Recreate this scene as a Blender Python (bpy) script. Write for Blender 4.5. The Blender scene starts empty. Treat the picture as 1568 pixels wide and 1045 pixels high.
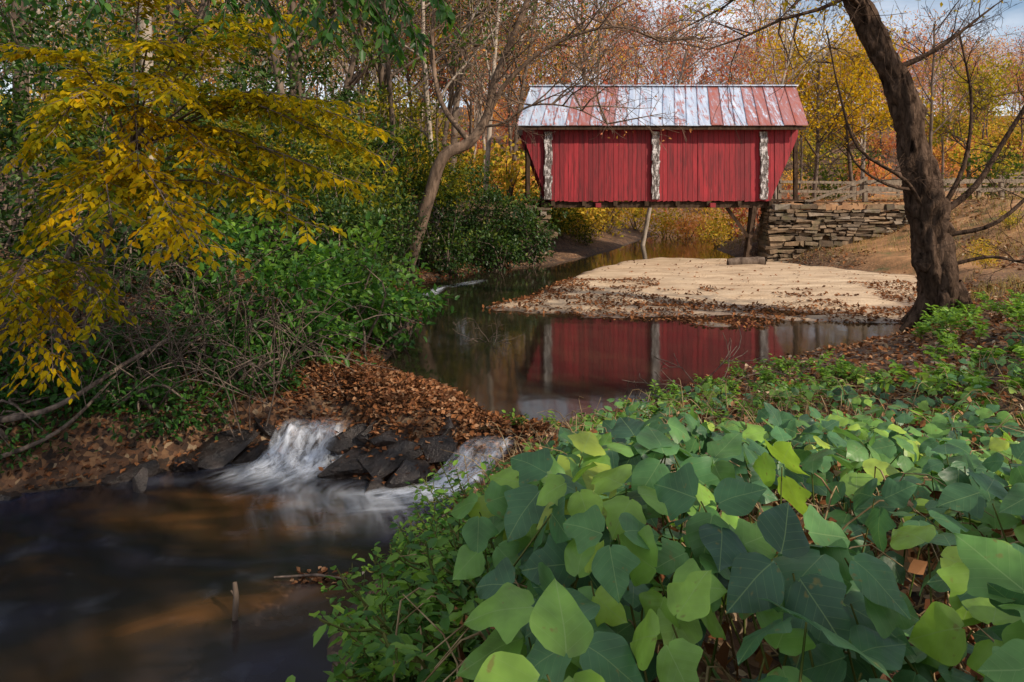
import bpy, math, random, bmesh
import numpy as np
from mathutils import Vector
rng=np.random.default_rng(11); random.seed(5)
CAMZ=2.7
# ---------------------------------------------------------------- helpers
def norm(v):
    v=np.asarray(v,float); return v/(np.linalg.norm(v,axis=-1,keepdims=True)+1e-9)
def ss(a,b,x):
    t=np.clip((np.asarray(x,float)-a)/(b-a),0,1); return t*t*(3-2*t)
def vn(x,y,s=0):
    x=np.asarray(x,float); y=np.asarray(y,float)
    i=np.floor(x); j=np.floor(y); fx=x-i; fy=y-j
    fx=fx*fx*(3-2*fx); fy=fy*fy*(3-2*fy)
    def h(a,b):
        q=np.sin(a*127.1+b*311.7+s*74.7)*43758.5453
        return q-np.floor(q)
    return (h(i,j)*(1-fx)+h(i+1,j)*fx)*(1-fy)+(h(i,j+1)*(1-fx)+h(i+1,j+1)*fx)*fy
def fbm(x,y,s=0,o=4):
    r=0;a=.5;f=1
    for k in range(o):
        r=r+a*(vn(x*f,y*f,s+k)-.5); a*=.5; f*=2.03
    return r
def sd(x,y,poly):
    x=np.asarray(x,float); y=np.asarray(y,float)
    d=np.full(x.shape,1e9); ins=np.zeros(x.shape,bool)
    n=len(poly)
    for k in range(n):
        ax,ay=poly[k]; bx,by=poly[(k+1)%n]
        ex,ey=bx-ax,by-ay
        t=np.clip(((x-ax)*ex+(y-ay)*ey)/(ex*ex+ey*ey),0,1)
        d=np.minimum(d,np.hypot(x-ax-t*ex,y-ay-t*ey))
        c=((ay>y)!=(by>y))&(x<(bx-ax)*(y-ay)/((by-ay) if by!=ay else 1e-9)+ax)
        ins^=c
    return np.where(ins,-d,d)

class MB:
    def __init__(s): s.V=[];s.F=[];s.L=[];s.M=[];s.n=0
    def add(s,V,F,lc=None,mat=0):
        V=np.asarray(V,float); F=np.asarray(F,int)
        if lc is None: lc=np.zeros((len(V),3))
        elif np.ndim(lc)==0: lc=np.tile([0,0,float(lc)],(len(V),1))
        s.V.append(V); s.L.append(lc); s.F.append(F+s.n); s.M.append(np.full(len(F),mat)); s.n+=len(V)
    def mesh(s,name,mats,smooth=False):
        me=bpy.data.meshes.new(name)
        V=np.concatenate(s.V); L=np.concatenate(s.L)
        loops=np.concatenate([f.ravel() for f in s.F]); sizes=np.concatenate([np.full(len(f),f.shape[1]) for f in s.F])
        mi=np.concatenate(s.M)
        me.vertices.add(len(V)); me.vertices.foreach_set('co',V.ravel().astype(np.float32))
        me.loops.add(len(loops)); me.loops.foreach_set('vertex_index',loops.astype(np.int32))
        me.polygons.add(len(sizes))
        st=np.concatenate([[0],np.cumsum(sizes)[:-1]])
        me.polygons.foreach_set('loop_start',st.astype(np.int32))
        for m in mats: me.materials.append(m)
        me.polygons.foreach_set('material_index',mi.astype(np.int32))
        me.polygons.foreach_set('use_smooth',np.full(len(sizes),smooth))
        a=me.attributes.new('lc','FLOAT_VECTOR','POINT'); a.data.foreach_set('vector',L.ravel().astype(np.float32))
        me.update(calc_edges=True); me.validate(); return me
    def build(s,name,mats,smooth=False,parent=None):
        ob=bpy.data.objects.new(name,s.mesh(name,mats,smooth)); bpy.context.scene.collection.objects.link(ob)
        if parent: ob.parent=parent
        return ob
def empty(name):
    e=bpy.data.objects.new(name,None); bpy.context.scene.collection.objects.link(e); return e

BOXF=[[0,1,3,2],[4,6,7,5],[0,4,5,1],[2,3,7,6],[0,2,6,4],[1,5,7,3]]
def box(mb,x0,x1,y0,y1,z0,z1,mat=0,r=0.,jit=0.):
    V=np.array([[x,y,z] for x in(x0,x1) for y in(y0,y1) for z in(z0,z1)],float)
    if jit: V+=rng.uniform(-jit,jit,V.shape)
    mb.add(V,BOXF,r,mat)
def beam(mb,a,b,w,h,mat=0,r=0.):
    a=np.array(a,float); b=np.array(b,float); t=norm(b-a)
    s=np.cross(t,[0,0,1]); s=norm(s) if np.linalg.norm(s)>.1 else np.array([1.,0,0]); u=np.cross(s,t)
    V=[p+sx*s*w/2+sz*u*h/2 for p in(a,b) for sx in(-1,1) for sz in(-1,1)]
    mb.add(V,BOXF,r,mat)
def tube(mb,pts,rad,sides=5,mat=0,r=0.,bump=0.,bf=.35):
    P=np.asarray(pts,float); n=len(P); R=np.asarray(rad,float)*np.ones(n)
    T=np.gradient(P,axis=0); T=norm(T)
    ref=np.array([.3,1.,.2]) if abs(T[0][2])>.5 else np.array([0.1,.1,1.])
    A=norm(np.cross(T,ref)); B=np.cross(T,A)
    th=np.arange(sides)*2*math.pi/sides
    rr=R[:,None]*np.ones((n,sides))
    if bump:
        ii,jj=np.meshgrid(np.arange(n),np.arange(sides),indexing='ij')
        cx=np.cos(th)[jj]*1.6+3
        rr=rr*(1+bump*2*(fbm(cx*2+ii*bf,np.sin(th)[jj]*2+ii*bf*1.4,3,3)))
    V=P[:,None,:]+rr[:,:,None]*(np.cos(th)[None,:,None]*A[:,None,:]+np.sin(th)[None,:,None]*B[:,None,:])
    i,j=np.meshgrid(np.arange(n-1),np.arange(sides),indexing='ij'); j2=(j+1)%sides
    F=np.stack([i*sides+j,i*sides+j2,(i+1)*sides+j2,(i+1)*sides+j],-1).reshape(-1,4)
    mb.add(V.reshape(-1,3),F,r,mat)
def smoothpath(pts,k=6):
    P=np.asarray(pts,float); Q=np.vstack([2*P[0]-P[1],P,2*P[-1]-P[-2]]); out=[]
    for i in range(len(P)-1):
        p0,p1,p2,p3=Q[i:i+4]
        for t in np.arange(k)/k:
            out.append(.5*((2*p1)+(-p0+p2)*t+(2*p0-5*p1+4*p2-p3)*t*t+(-p0+3*p1-3*p2+p3)*t**3))
    out.append(P[-1]); return np.array(out)

DIA=(np.array([[0,0,0],[.45,.27,.07],[1,0,-.05],[.45,-.27,.07]]),np.array([[0,2,1],[0,3,2]]))
LF6=(np.array([[0,0,0],[.28,.24,.06],[.68,.21,.03],[1,0,-.12],[.68,-.21,.03],[.28,-.24,.06]]),np.array([[0,3,2,1],[0,5,4,3]]))
LFD=(np.array([[0,0,0],[.25,.27,.12],[.5,.33,.1],[.75,.2,.14],[1,0,.05],[.75,-.2,.12],[.5,-.33,.16],[.25,-.27,.1]]),np.array([[0,4,3,2],[0,6,5,4]]))
def mk_kudzu(lobe):
    us=[0,.03,.08,.15,.22,.29,.35,.41,.47,.53,.6,.67,.74,.81,.87,.92,.96,1.0]
    ws=[.04,.17,.29,.39,.44,.46,.46,.44,.41,.37,.32,.27,.215,.16,.11,.065,.03,.0]
    wl=[.04,.19,.31,.4,.48,.55,.57,.5,.39,.31,.3,.3,.27,.205,.14,.08,.035,.0]
    V=[];F=[];cs=(-1,-.8,-.4,0,.4,.8,1)
    ph=lobe*2.1
    for u,w,w2 in zip(us,ws,wl):
        for c in cs:
            ww=w2 if (lobe==2 or (lobe==1 and c>0)) else w
            v=c*ww; z=.05*(abs(v)/.5)**.7-.2*u*u-.35*v*v+.022*math.sin(u*13+c*2+ph)*abs(c)+.015*math.sin(u*7+ph)
            V.append([u-(.06*abs(c) if u<.1 else 0),v+.03*math.sin(u*3+ph),z])
    k=len(cs)
    for i in range(len(us)-1):
        for j in range(k-1):
            F.append([i*k+j,i*k+j+1,(i+1)*k+j+1,(i+1)*k+j])
    return np.array(V),np.array(F)
KUDS=[mk_kudzu(k) for k in range(3)]
def leaves(mb,pos,size,axis,nrm,tm,mat=0,r=None):
    pos=np.asarray(pos,float); n=len(pos)
    if n==0: return
    a=norm(axis); b=norm(np.cross(nrm,a)); c=np.cross(a,b)
    size=np.ones(n)*size
    T,F=tm
    V=pos[:,None,:]+size[:,None,None]*(T[None,:,0,None]*a[:,None,:]+T[None,:,1,None]*b[:,None,:]+T[None,:,2,None]*c[:,None,:])
    k=len(T)
    FF=(F[None]+(np.arange(n)*k)[:,None,None]).reshape(-1,F.shape[1])
    r=rng.random(n) if r is None else np.ones(n)*r
    L=np.empty((n,k,3)); L[:,:,0]=T[:,0]; L[:,:,1]=T[:,1]; L[:,:,2]=r[:,None]
    mb.add(V.reshape(-1,3),FF,L.reshape(-1,3),mat)
def rdir(n): return norm(rng.normal(size=(n,3)))

# ---------------------------------------------------------------- materials
def newmat(name):
    m=bpy.data.materials.new(name); m.use_nodes=True
    nt=m.node_tree; p=nt.nodes['Principled BSDF']; return m,nt,p
def N(nt,t,**k):
    n=nt.nodes.new(t)
    for a,b in k.items(): setattr(n,a,b)
    return n
def ramp(nt,fac,stops,interp='LINEAR'):
    n=N(nt,'ShaderNodeValToRGB'); n.color_ramp.interpolation=interp
    e=n.color_ramp.elements
    while len(e)<len(stops): e.new(.5)
    for i,(p,c) in enumerate(stops):
        e[i].position=p; e[i].color=(c[0],c[1],c[2],1) if len(c)==3 else c
    if fac is not None: nt.links.new(fac,n.inputs[0])
    return n.outputs[0]
def coords(nt,scale=(1,1,1)):
    tc=N(nt,'ShaderNodeNewGeometry'); mp=N(nt,'ShaderNodeMapping'); mp.inputs['Scale'].default_value=scale
    nt.links.new(tc.outputs['Position'],mp.inputs[0]); return mp.outputs[0]
def noise(nt,vec,scale,detail=4,rough=.55,dist=0):
    n=N(nt,'ShaderNodeTexNoise'); n.inputs['Scale'].default_value=scale; n.inputs['Detail'].default_value=detail
    n.inputs['Roughness'].default_value=rough; n.inputs['Distortion'].default_value=dist
    nt.links.new(vec,n.inputs['Vector']); return n.outputs[0]
def mix(nt,f,a,b,mode='MIX'):
    n=N(nt,'ShaderNodeMix',data_type='RGBA',blend_type=mode)
    for s,v in((0,f),(6,a),(7,b)):
        if isinstance(v,(int,float)): n.inputs[s].default_value=v
        elif isinstance(v,tuple): n.inputs[s].default_value=(*v,1)
        else: nt.links.new(v,n.inputs[s])
    return n.outputs[2]
def math_(nt,op,a,b=0.,c=None):
    n=N(nt,'ShaderNodeMath',operation=op)
    for i,v in enumerate((a,b) if c is None else (a,b,c)):
        if isinstance(v,(int,float)): n.inputs[i].default_value=v
        else: nt.links.new(v,n.inputs[i])
    return n.outputs[0]
def lcn(nt):
    a=N(nt,'ShaderNodeAttribute',attribute_name='lc'); s=N(nt,'ShaderNodeSeparateXYZ')
    nt.links.new(a.outputs['Vector'],s.inputs[0]); return a.outputs['Vector'],s.outputs
def bump(nt,p,h,st=.5,dist=.02):
    b=N(nt,'ShaderNodeBump'); b.inputs['Strength'].default_value=st; b.inputs['Distance'].default_value=dist
    nt.links.new(h,b.inputs['Height']); nt.links.new(b.outputs[0],p.inputs['Normal'])
def leafmat(name,stops,rough=.5,trans=.35,veins=False,spot=None,gloss=True):
    m,nt,p=newmat(name); vec,o=lcn(nt)
    col=ramp(nt,o[2],stops)
    out=nt.nodes['Material Output'].inputs[0]
    if spot:
        nz=noise(nt,coords(nt),11,3)
        col=mix(nt,1.,col,ramp(nt,nz,[(.3,(.65,.65,.65)),(.7,(1.25,1.25,1.25))]),'MULTIPLY')
        col=mix(nt,ramp(nt,noise(nt,coords(nt),38,2),[(.66,(0,0,0)),(.74,(.7,.7,.7))]),col,spot)
    if veins:
        av=math_(nt,'ABSOLUTE',o[1])
        mid=math_(nt,'LESS_THAN',av,.009)
        ph=math_(nt,'FRACT',math_(nt,'MULTIPLY',math_(nt,'SUBTRACT',o[0],math_(nt,'MULTIPLY',av,.75)),6.))
        sv=math_(nt,'LESS_THAN',ph,.05)
        v=math_(nt,'MULTIPLY',math_(nt,'MAXIMUM',mid,math_(nt,'MULTIPLY',sv,.5)),.4)
        col=mix(nt,v,col,(.3,.42,.16))
        bump(nt,p,math_(nt,'ADD',math_(nt,'MULTIPLY',math_(nt,'PINGPONG',ph,.5),.25),nz),.35,.007)
        p.inputs['Specular IOR Level'].default_value=.45
    else: p.inputs['Specular IOR Level'].default_value=.35
    if gloss:
        nt.links.new(col,p.inputs['Base Color']); p.inputs['Roughness'].default_value=rough; bs=p.outputs[0]
    else:
        nt.nodes.remove(p); d=N(nt,'ShaderNodeBsdfDiffuse'); nt.links.new(col,d.inputs[0]); bs=d.outputs[0]
    t=N(nt,'ShaderNodeBsdfTranslucent'); nt.links.new(mix(nt,1.,col,(1.3,1.35,.8),'MULTIPLY'),t.inputs[0])
    mx=N(nt,'ShaderNodeMixShader'); mx.inputs[0].default_value=trans
    nt.links.new(bs,mx.inputs[1]); nt.links.new(t.outputs[0],mx.inputs[2])
    nt.links.new(mx.outputs[0],out); return m
def barkmat(name,c1,c2,sc=6,st=.8,dist=.04,det=4):
    m,nt,p=newmat(name); v=coords(nt,(1,1,.3)); out=nt.nodes['Material Output'].inputs[0]
    nt.nodes.remove(p); p=N(nt,'ShaderNodeBsdfDiffuse'); nt.links.new(p.outputs[0],out)
    n1=noise(nt,v,sc,det,.65,.6 if st else 0); nt.links.new(ramp(nt,n1,[(.3,c1),(.7,c2)]),p.inputs[0])
    if st: bump(nt,p,n1,st,dist)
    return m

M_ever=leafmat('evergreen_leaves',[(0,(.011,.027,.008)),(.45,(.028,.066,.012)),(.75,(.08,.135,.018)),(1,(.25,.22,.02))],.42,.3)
M_green=leafmat('fresh_green_leaves',[(0,(.02,.06,.012)),(.5,(.06,.17,.025)),(1,(.22,.38,.04))],.42,.4)
M_yel=leafmat('yellow_leaves',[(0,(.12,.16,.015)),(.3,(.4,.31,.012)),(.75,(.66,.43,.01)),(1,(.62,.31,.01))],.5,.45,gloss=False)
M_olive=leafmat('olive_yellow_leaves',[(0,(.05,.085,.012)),(.4,(.14,.16,.02)),(.8,(.44,.33,.02)),(1,(.62,.36,.02))],.5,.4,gloss=False)
M_aut=leafmat('autumn_leaves',[(0,(.38,.1,.07)),(.25,(.58,.22,.12)),(.5,(.66,.33,.08)),(.72,(.6,.43,.05)),(.9,(.18,.2,.03)),(1,(.05,.085,.016))],.6,.4,gloss=False)
M_kud=leafmat('kudzu_leaves',[(0,(.04,.1,.055)),(.4,(.08,.2,.075)),(.65,(.15,.31,.06)),(.9,(.27,.44,.06)),(1,(.36,.45,.06))],.42,.35,True,(.2,.16,.04))
M_dead=leafmat('dead_leaves',[(0,(.05,.024,.013)),(.35,(.16,.065,.032)),(.65,(.3,.125,.05)),(.88,(.36,.21,.12)),(1,(.5,.4,.29))],.7,.12,gloss=False)
M_bark=barkmat('grey_brown_bark',(.06,.042,.032),(.2,.15,.115),6,0,.03,3)
M_pale=barkmat('pale_bark',(.17,.13,.1),(.5,.42,.35),6,0,.03,3)
M_dark=barkmat('dark_furrowed_bark',(.014,.009,.007),(.16,.105,.075),9,1.,.09,6)
M_twig=barkmat('twig_bark',(.08,.06,.05),(.24,.18,.14),20,0,.01,1)
M_dry=barkmat('dry_stalk',(.16,.1,.05),(.4,.3,.17),20,0,.01,1)
M_gstem=barkmat('green_stem',(.06,.09,.02),(.16,.15,.05),20,0,.01,1)

# ---------------------------------------------------------------- terrain
U=[(-.35,8.25),(-.75,9.3),(-1.6,10.1),(-2.1,10.9),(-2.0,12.8),(-1.9,14.8),(-2.9,17.6),(-3.2,20.1),(-1.2,24.5),(1.7,27),(3,29.5),(5,34),(8,42),(15,60),(20,60),(13,42),(10.2,34),(9.8,29.7),(13.2,22.8),(12.2,18.5),(9.6,15.7),(7.8,13.4),(3.8,10.8),(2.3,9.4),(.95,8.4),(.3,8.0)]
Lo=[(-5.4,7.15),(-3.6,7.9),(-3.1,8.1),(-2.7,8.15),(-2.0,8.2),(-1.8,7.65),(-1.2,7.55),(-.6,7.6),(-.1,7.3),(-.2,7.0),(-.6,6.6),(-1.0,5.9),(-1.3,5.1),(-1.15,4.4),(-1.5,3),(-2.3,1.5),(-4,-2),(-5,-10),(-7,-40),(-27,-40),(-20,-10),(-15,3),(-9,5.6)]
SB=[(1.1,15.2),(1.9,14.3),(4.2,13.8),(6.3,13.9),(8.6,14.3),(10.2,15.6),(12.5,18.2),(13.6,22.4),(10.5,28),(6.2,29.5),(3.6,26.8),(1.8,22.5),(.2,18),(-1.1,16.6),(-.5,15.6)]
def parts(x,y):
    x=np.asarray(x,float); y=np.asarray(y,float)
    wx=x+.35*fbm(x*1.3,y*1.3,9,3); wy=y+.35*fbm(x*1.3,y*1.3,19,3)
    wy2=wy+1.4*fbm(x*.6,y*.8,29,3)
    return sd(wx,wy,U),sd(wx,wy,Lo),sd(wx,wy2,SB)
def H(x,y,full=False):
    x=np.asarray(x,float); y=np.asarray(y,float)
    dU,dL,dS=parts(x,y); d=np.minimum(dU,dL)
    xc=np.interp(y,[-40,4.4,8,12,20,28,45,100],[-6,-2.5,-.9,2,4,5.5,9,20])
    side=ss(-.8,.8,x-xc)
    left=.18*ss(0,.5,d)+1.3*ss(.4,5,d)+3.5*ss(4,25,d)
    near=1-ss(8,13,y)
    hn=np.interp(y,[-40,2.4,4,6,9,13],[1.3,1.3,.92,.48,.28,.28])
    rn=hn*ss(0,2.1,d)+.9*ss(.5,.95,x/np.maximum(y,1))*ss(3.5,8,y)*ss(.3,2,d)
    rf=.5*ss(0,1.3,d)+1.9*ss(1,8,d)
    right=rn*near+rf*(1-near)+1.2*ss(9,30,d)
    land=left*(1-side)+right*side
    land=land+(16*ss(48,150,y)+1.5*ss(35,60,y)*fbm(x*.05,y*.05,4))*ss(2,22,d)
    land=land+.12*fbm(x*1.1,y*1.1,5)*ss(.2,1.5,d)+.5*fbm(x*.25,y*.25,8)*ss(2,8,d)*ss(8,14,y)+.25*fbm(x*.8,y*.8,18)*ss(2,5,d)*ss(14,20,y)
    wy=ss(27.75,28.0,y)*(1-ss(32,36,y)); wxr=ss(12.0,12.4,x); wxl=1-ss(.6,1.0,x)
    w=wy*np.maximum(wxr,wxl)
    land=np.where(w>0,land*(1-w)+np.maximum(2.42,land*.3+1.7)*w,land)
    base=-.45*(1-ss(0,.55,dL))
    land=land+base*(dU>0)
    g=np.exp(-((np.hypot((x+2.4)/.42,(y-8.65)/.6))**4)); land=land*(1-g)+(-.16)*g
    bed=-.34*ss(0,.9,-dU)
    z=np.where(dU<0,bed+np.where(dL<.5,-.1*(1-ss(0,.5,dL)),0),land)
    z=np.where(dL<0,-.45-.35*ss(0,.8,-dL),z)
    zs=-.1*(1-ss(-.05,.35,-dS))+.07*ss(.1,.8,-dS)+.18*fbm(x*.8,y*1.6,12,3)+.02-.075*(1-ss(15.2,18.2,y+.8*np.sin(x)))
    z=np.where((dS<.2)&(dU<0.2),np.maximum(z,zs-(dS>0)*.1),z)
    if full: return z,dU,dL,dS,side
    return z
def seg(*s):
    out=[]
    for a,b,n in s: out.append(np.linspace(a,b,n,endpoint=False))
    out.append([s[-1][1]]); return np.concatenate(out)
gx=seg((-300,-60,14),(-60,-14,28),(-14,-6,32),(-6,10,170),(10,22,60),(22,60,40),(60,300,20))
gy=seg((-60,0,20),(0,18,190),(18,34,90),(34,60,40),(60,160,50),(160,420,20))
X,Y=np.meshgrid(gx,gy); Z,dU,dL,dS,side=H(X,Y,True)
sand=ss(-.05,.5,-dS)*(dU<.3)
fieldm=ss(11.5,14,X)*ss(-.12,.22,fbm(X*.22,Y*.22,31)+.08)*(1-ss(58,68,Y))*ss(17,22,Y)
wet=np.maximum(1-ss(-.05,.22,np.minimum(dU,dL)),0)
tb=MB(); nx=len(gx); ny=len(gy)
i,j=np.meshgrid(np.arange(ny-1),np.arange(nx-1),indexing='ij')
F=np.stack([i*nx+j,i*nx+j+1,(i+1)*nx+j+1,(i+1)*nx+j],-1).reshape(-1,4)
tb.add(np.stack([X,Y,Z],-1).reshape(-1,3),F,np.stack([sand,fieldm,wet],-1).reshape(-1,3))
m,nt,p=newmat('leaf_litter_ground'); vec,o=lcn(nt); c=coords(nt)
vo=N(nt,'ShaderNodeTexVoronoi'); vo.inputs['Scale'].default_value=20; nt.links.new(mix(nt,.06,c,noise(nt,c,5,2)),vo.inputs['Vector'])
sp=N(nt,'ShaderNodeSeparateColor'); nt.links.new(vo.outputs['Color'],sp.inputs[0])
lit=ramp(nt,sp.outputs[0],[(0,(.025,.014,.008)),(.3,(.08,.038,.02)),(.6,(.18,.08,.035)),(.85,(.26,.14,.065)),(1,(.36,.25,.15))])
lit=mix(nt,1.,lit,ramp(nt,noise(nt,c,.9,4),[(.3,(.35,.35,.35)),(.7,(1.05,1.05,1.05))]),'MULTIPLY')
sandc=ramp(nt,noise(nt,coords(nt,(.5,2.4,1)),1.3,6,.65),[(.3,(.34,.22,.13)),(.5,(.54,.39,.25)),(.7,(.68,.52,.35))])
fld=ramp(nt,noise(nt,coords(nt,(.6,1.2,1)),1.3,6,.75),[(.32,(.07,.09,.02)),(.45,(.24,.12,.045)),(.58,(.4,.2,.08)),(.75,(.6,.4,.2))])
col=mix(nt,o[1],lit,fld); col=mix(nt,o[0],col,sandc)
col=mix(nt,math_(nt,'MULTIPLY',o[2],math_(nt,'SUBTRACT',1.,math_(nt,'MULTIPLY',o[0],.85))),col,(.035,.022,.014))
sz=N(nt,'ShaderNodeSeparateXYZ'); nt.links.new(c,sz.inputs[0])
damp=math_(nt,'MULTIPLY',ramp(nt,math_(nt,'ADD',sz.outputs[2],math_(nt,'MULTIPLY',noise(nt,c,1.2,4),.06)),[(.03,(1,1,1)),(.085,(0,0,0))]),o[0])
col=mix(nt,math_(nt,'MULTIPLY',damp,.85),col,(.12,.08,.06))
nt.links.new(col,p.inputs['Base Color']); nt.links.new(math_(nt,'SUBTRACT',.88,math_(nt,'MULTIPLY',damp,.6)),p.inputs['Roughness'])
bump(nt,p,math_(nt,'ADD',vo.outputs['Distance'],noise(nt,c,25,3)),.5,.03)
tb.build('ground',[m],True)

# water -----------------------------------------------------------
def water(name,z,mask,mat,x0,x1,y0,y1,st=.12):
    xs=np.arange(x0,x1,st); ys=np.arange(y0,y1,st); A,B=np.meshgrid(xs,ys)
    cx=A[:-1,:-1]+st/2; cy=B[:-1,:-1]+st/2; u,l,s=parts(cx,cy); k=mask(u,l,cx,cy)
    n=len(xs); i,j=np.nonzero(k)
    F=np.stack([i*n+j,i*n+j+1,(i+1)*n+j+1,(i+1)*n+j],-1)
    mb=MB(); V=np.stack([A,B,np.full(A.shape,z)],-1).reshape(-1,3)
    used=np.unique(F); re=np.zeros(len(V),int); re[used]=np.arange(len(used))
    mb.add(V[used],re[F]); return mb.build(name,[mat],True)
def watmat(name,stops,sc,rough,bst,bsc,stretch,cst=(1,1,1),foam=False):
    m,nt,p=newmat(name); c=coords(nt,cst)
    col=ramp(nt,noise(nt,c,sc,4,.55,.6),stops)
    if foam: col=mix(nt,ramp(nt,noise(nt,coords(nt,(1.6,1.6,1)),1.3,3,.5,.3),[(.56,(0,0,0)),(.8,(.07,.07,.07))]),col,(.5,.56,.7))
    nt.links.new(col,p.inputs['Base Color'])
    p.inputs['Roughness'].default_value=rough; p.inputs['IOR'].default_value=1.33
    p.inputs['Specular IOR Level'].default_value=.8
    bump(nt,p,noise(nt,coords(nt,stretch),bsc,2,.5,.3),bst,.02); return m
W1=watmat('still_river_water',[(.35,(.01,.009,.006)),(.7,(.03,.022,.012))],.5,.07,.12,1.6,(1,.8,1))
W2=watmat('flowing_river_water',[(.3,(.022,.024,.044)),(.47,(.012,.011,.013)),(.58,(.035,.02,.011)),(.76,(.17,.07,.02))],.65,.16,.45,1.5,(.7,1.5,1),(.6,1.2,1),True)  # bluish tone paints the sky's sheen into the stream's base colour
water('river_water',0.0,lambda u,l,x,y:(u<.3)&(l>.02),W1,-5,22,7.6,60,.14)
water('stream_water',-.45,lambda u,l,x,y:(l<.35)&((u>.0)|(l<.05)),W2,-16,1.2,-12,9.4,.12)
# cascades
m,nt,p=newmat('white_water'); vec,o=lcn(nt)
mp=N(nt,'ShaderNodeMapping'); mp.inputs['Scale'].default_value=(10,.7,1); nt.links.new(vec,mp.inputs[0])
nz=noise(nt,mp.outputs[0],1.,3,.6,.5)
p.inputs['Base Color'].default_value=(.8,.85,.95,1); p.inputs['Roughness'].default_value=.6
al=math_(nt,'MULTIPLY',ramp(nt,nz,[(.35,(.0,.0,.0)),(.7,(1,1,1))]),o[2]); nt.links.new(al,p.inputs['Alpha'])
MW=m
def sheet(mb,path,widths,zs,alpha,nu=12,sd0=0.):
    P=smoothpath([(a[0],a[1],z) for a,z in zip(path,zs)],8); n=len(P)
    W=np.interp(np.linspace(0,1,n),np.linspace(0,1,len(widths)),widths)
    A=np.interp(np.linspace(0,1,n),np.linspace(0,1,len(alpha)),alpha)
    T=norm(np.gradient(P,axis=0)); S=norm(np.cross(T,[0,0,1]))
    us=np.linspace(-1,1,nu); V=[];L=[]
    for k in range(n):
        for u in us:
            steep=min(1,abs(T[k][2])*2.)
            q=P[k]+S[k]*u*W[k]*.5
            drop=.03*math.sin(u*5+sd0)+.02*math.sin(u*11+2+k*.2+sd0*3)
            f=(1-abs(u)**2)*(.75+.25*math.sin(u*6+sd0*2))
            V.append(q+np.array([0,0,drop*steep-.05*u*u*steep])); L.append([u*W[k]*.5+sd0*3,k*.2+sd0*5,A[k]*max(0,f)])
    F=[[a*nu+b,a*nu+b+1,(a+1)*nu+b+1,(a+1)*nu+b] for a in range(n-1) for b in range(nu-1)]
    mb.add(V,F,np.array(L))
mb=MB()
for q,(x,w,dx) in enumerate(((-2.1,.28,-.1),(-2.32,.36,-.12),(-2.58,.34,-.14),(-2.75,.26,-.16),(-2.3,.55,-.25),(-2.6,.5,-.3))):
    o_=.01*q; yb=8.08-.06*(q%3)
    sheet(mb,[(x+.05,yb+.45),(x+.02,yb+.25),(x,yb+.12),(x+dx*.3,yb),(x+dx*.6,yb-.12),(x+dx*1.2,yb-.3),(x+dx*2.4,yb-.62)],[w*.6,w*.8,w,w*1.2,w*1.6,w*2.1,w*2.6],[-.08+o_,-.09+o_,-.16+o_,-.31+o_,-.41+o_*.8,-.435+o_*.2,-.441+o_*.1],[0,.3,.9,1.1,1.,.55,0],12,q*1.3)
for q,(x,w,dx) in enumerate(((-.4,.26,-.45),(-.62,.3,-.5),(-.5,.45,-.65),(-.25,.28,-.6))):
    o_=.011*q; yb=7.42-.04*(q%3)
    sheet(mb,[(x+.4,yb+.5),(x+.22,yb+.33),(x+.06,yb+.15),(x+dx*.2,yb),(x+dx*.5,yb-.12),(x+dx*1.2,yb-.26),(x+dx*2.2,yb-.4)],[w*.6,w*.8,w,w*1.1,w*1.3,w*1.5,w*1.7],[-.06+o_,-.08+o_,-.18+o_,-.33+o_,-.41+o_*.8,-.437+o_*.2,-.441+o_*.1],[0,.3,.8,1.,1.,.6,0],12,q*1.7+9)
for q in range(4):
    sheet(mb,[(-2.3+q*.4,7.7-q*.12),(-2.4+q*.35,7.3-q*.05),(-2.2+q*.35,6.8),(-1.9+q*.3,6.2)],[.4,.8,.9,.9],[-.438+q*.002]*4,[0,.28,.16,0],12,q*2+20)
sheet(mb,[(-.9,21.8),(-1.3,20.9),(-1.9,20.0)],[.4,.6,.5],[.02,.025,.015],[0,.7,0],12,1)
sheet(mb,[(-1.9,20.2),(-2.1,19.5),(-2.2,18.8),(-2.2,18)],[.3,.4,.5,.5],[.05,.035,.02,.012],[0,1.,.9,0],12,8)
mb.build('cascade_water',[MW],True)

# ---------------------------------------------------------------- covered bridge
br=empty('covered_bridge')
m,nt,p=newmat('red_painted_boards'); vec,o=lcn(nt); c=coords(nt,(9,9,.6))
n1=noise(nt,c,1.5,6,.7)
col=ramp(nt,o[2],[(0,(.18,.008,.014)),(.5,(.29,.011,.018)),(1,(.38,.017,.027))])
col=mix(nt,ramp(nt,n1,[(.36,(.85,.85,.85)),(.52,(0,0,0))]),col,(.06,.004,.006))
col=mix(nt,ramp(nt,noise(nt,coords(nt,(1,1,.5)),1.1,4,.6),[(.4,(.4,.4,.4)),(.62,(0,0,0))]),col,(.12,.007,.011))
col=mix(nt,ramp(nt,noise(nt,c,3.5,5,.75),[(.63,(0,0,0)),(.73,(.55,.55,.55))]),col,(.4,.19,.17))
nt.links.new(col,p.inputs['Base Color']); p.inputs['Roughness'].default_value=.7; bump(nt,p,n1,.4,.01); MR=m
m,nt,p=newmat('peeling_white_paint'); c=coords(nt,(3.5,3.5,1.2))
n1=noise(nt,c,3.2,6,.8)
nt.links.new(ramp(nt,n1,[(.42,(.05,.038,.032)),(.52,(.2,.17,.16)),(.56,(.6,.56,.55)),(.8,(.72,.69,.69))]),p.inputs['Base Color']); p.inputs['Roughness'].default_value=.8; bump(nt,p,n1,.6,.02); MWp=m
m,nt,p=newmat('rusting_metal_roof'); vec,o=lcn(nt); c=coords(nt,(7,.9,.9))
n1=noise(nt,c,1.4,6,.75,.5); n2=noise(nt,coords(nt,(1,1,1)),3.5,6,.8)
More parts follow.
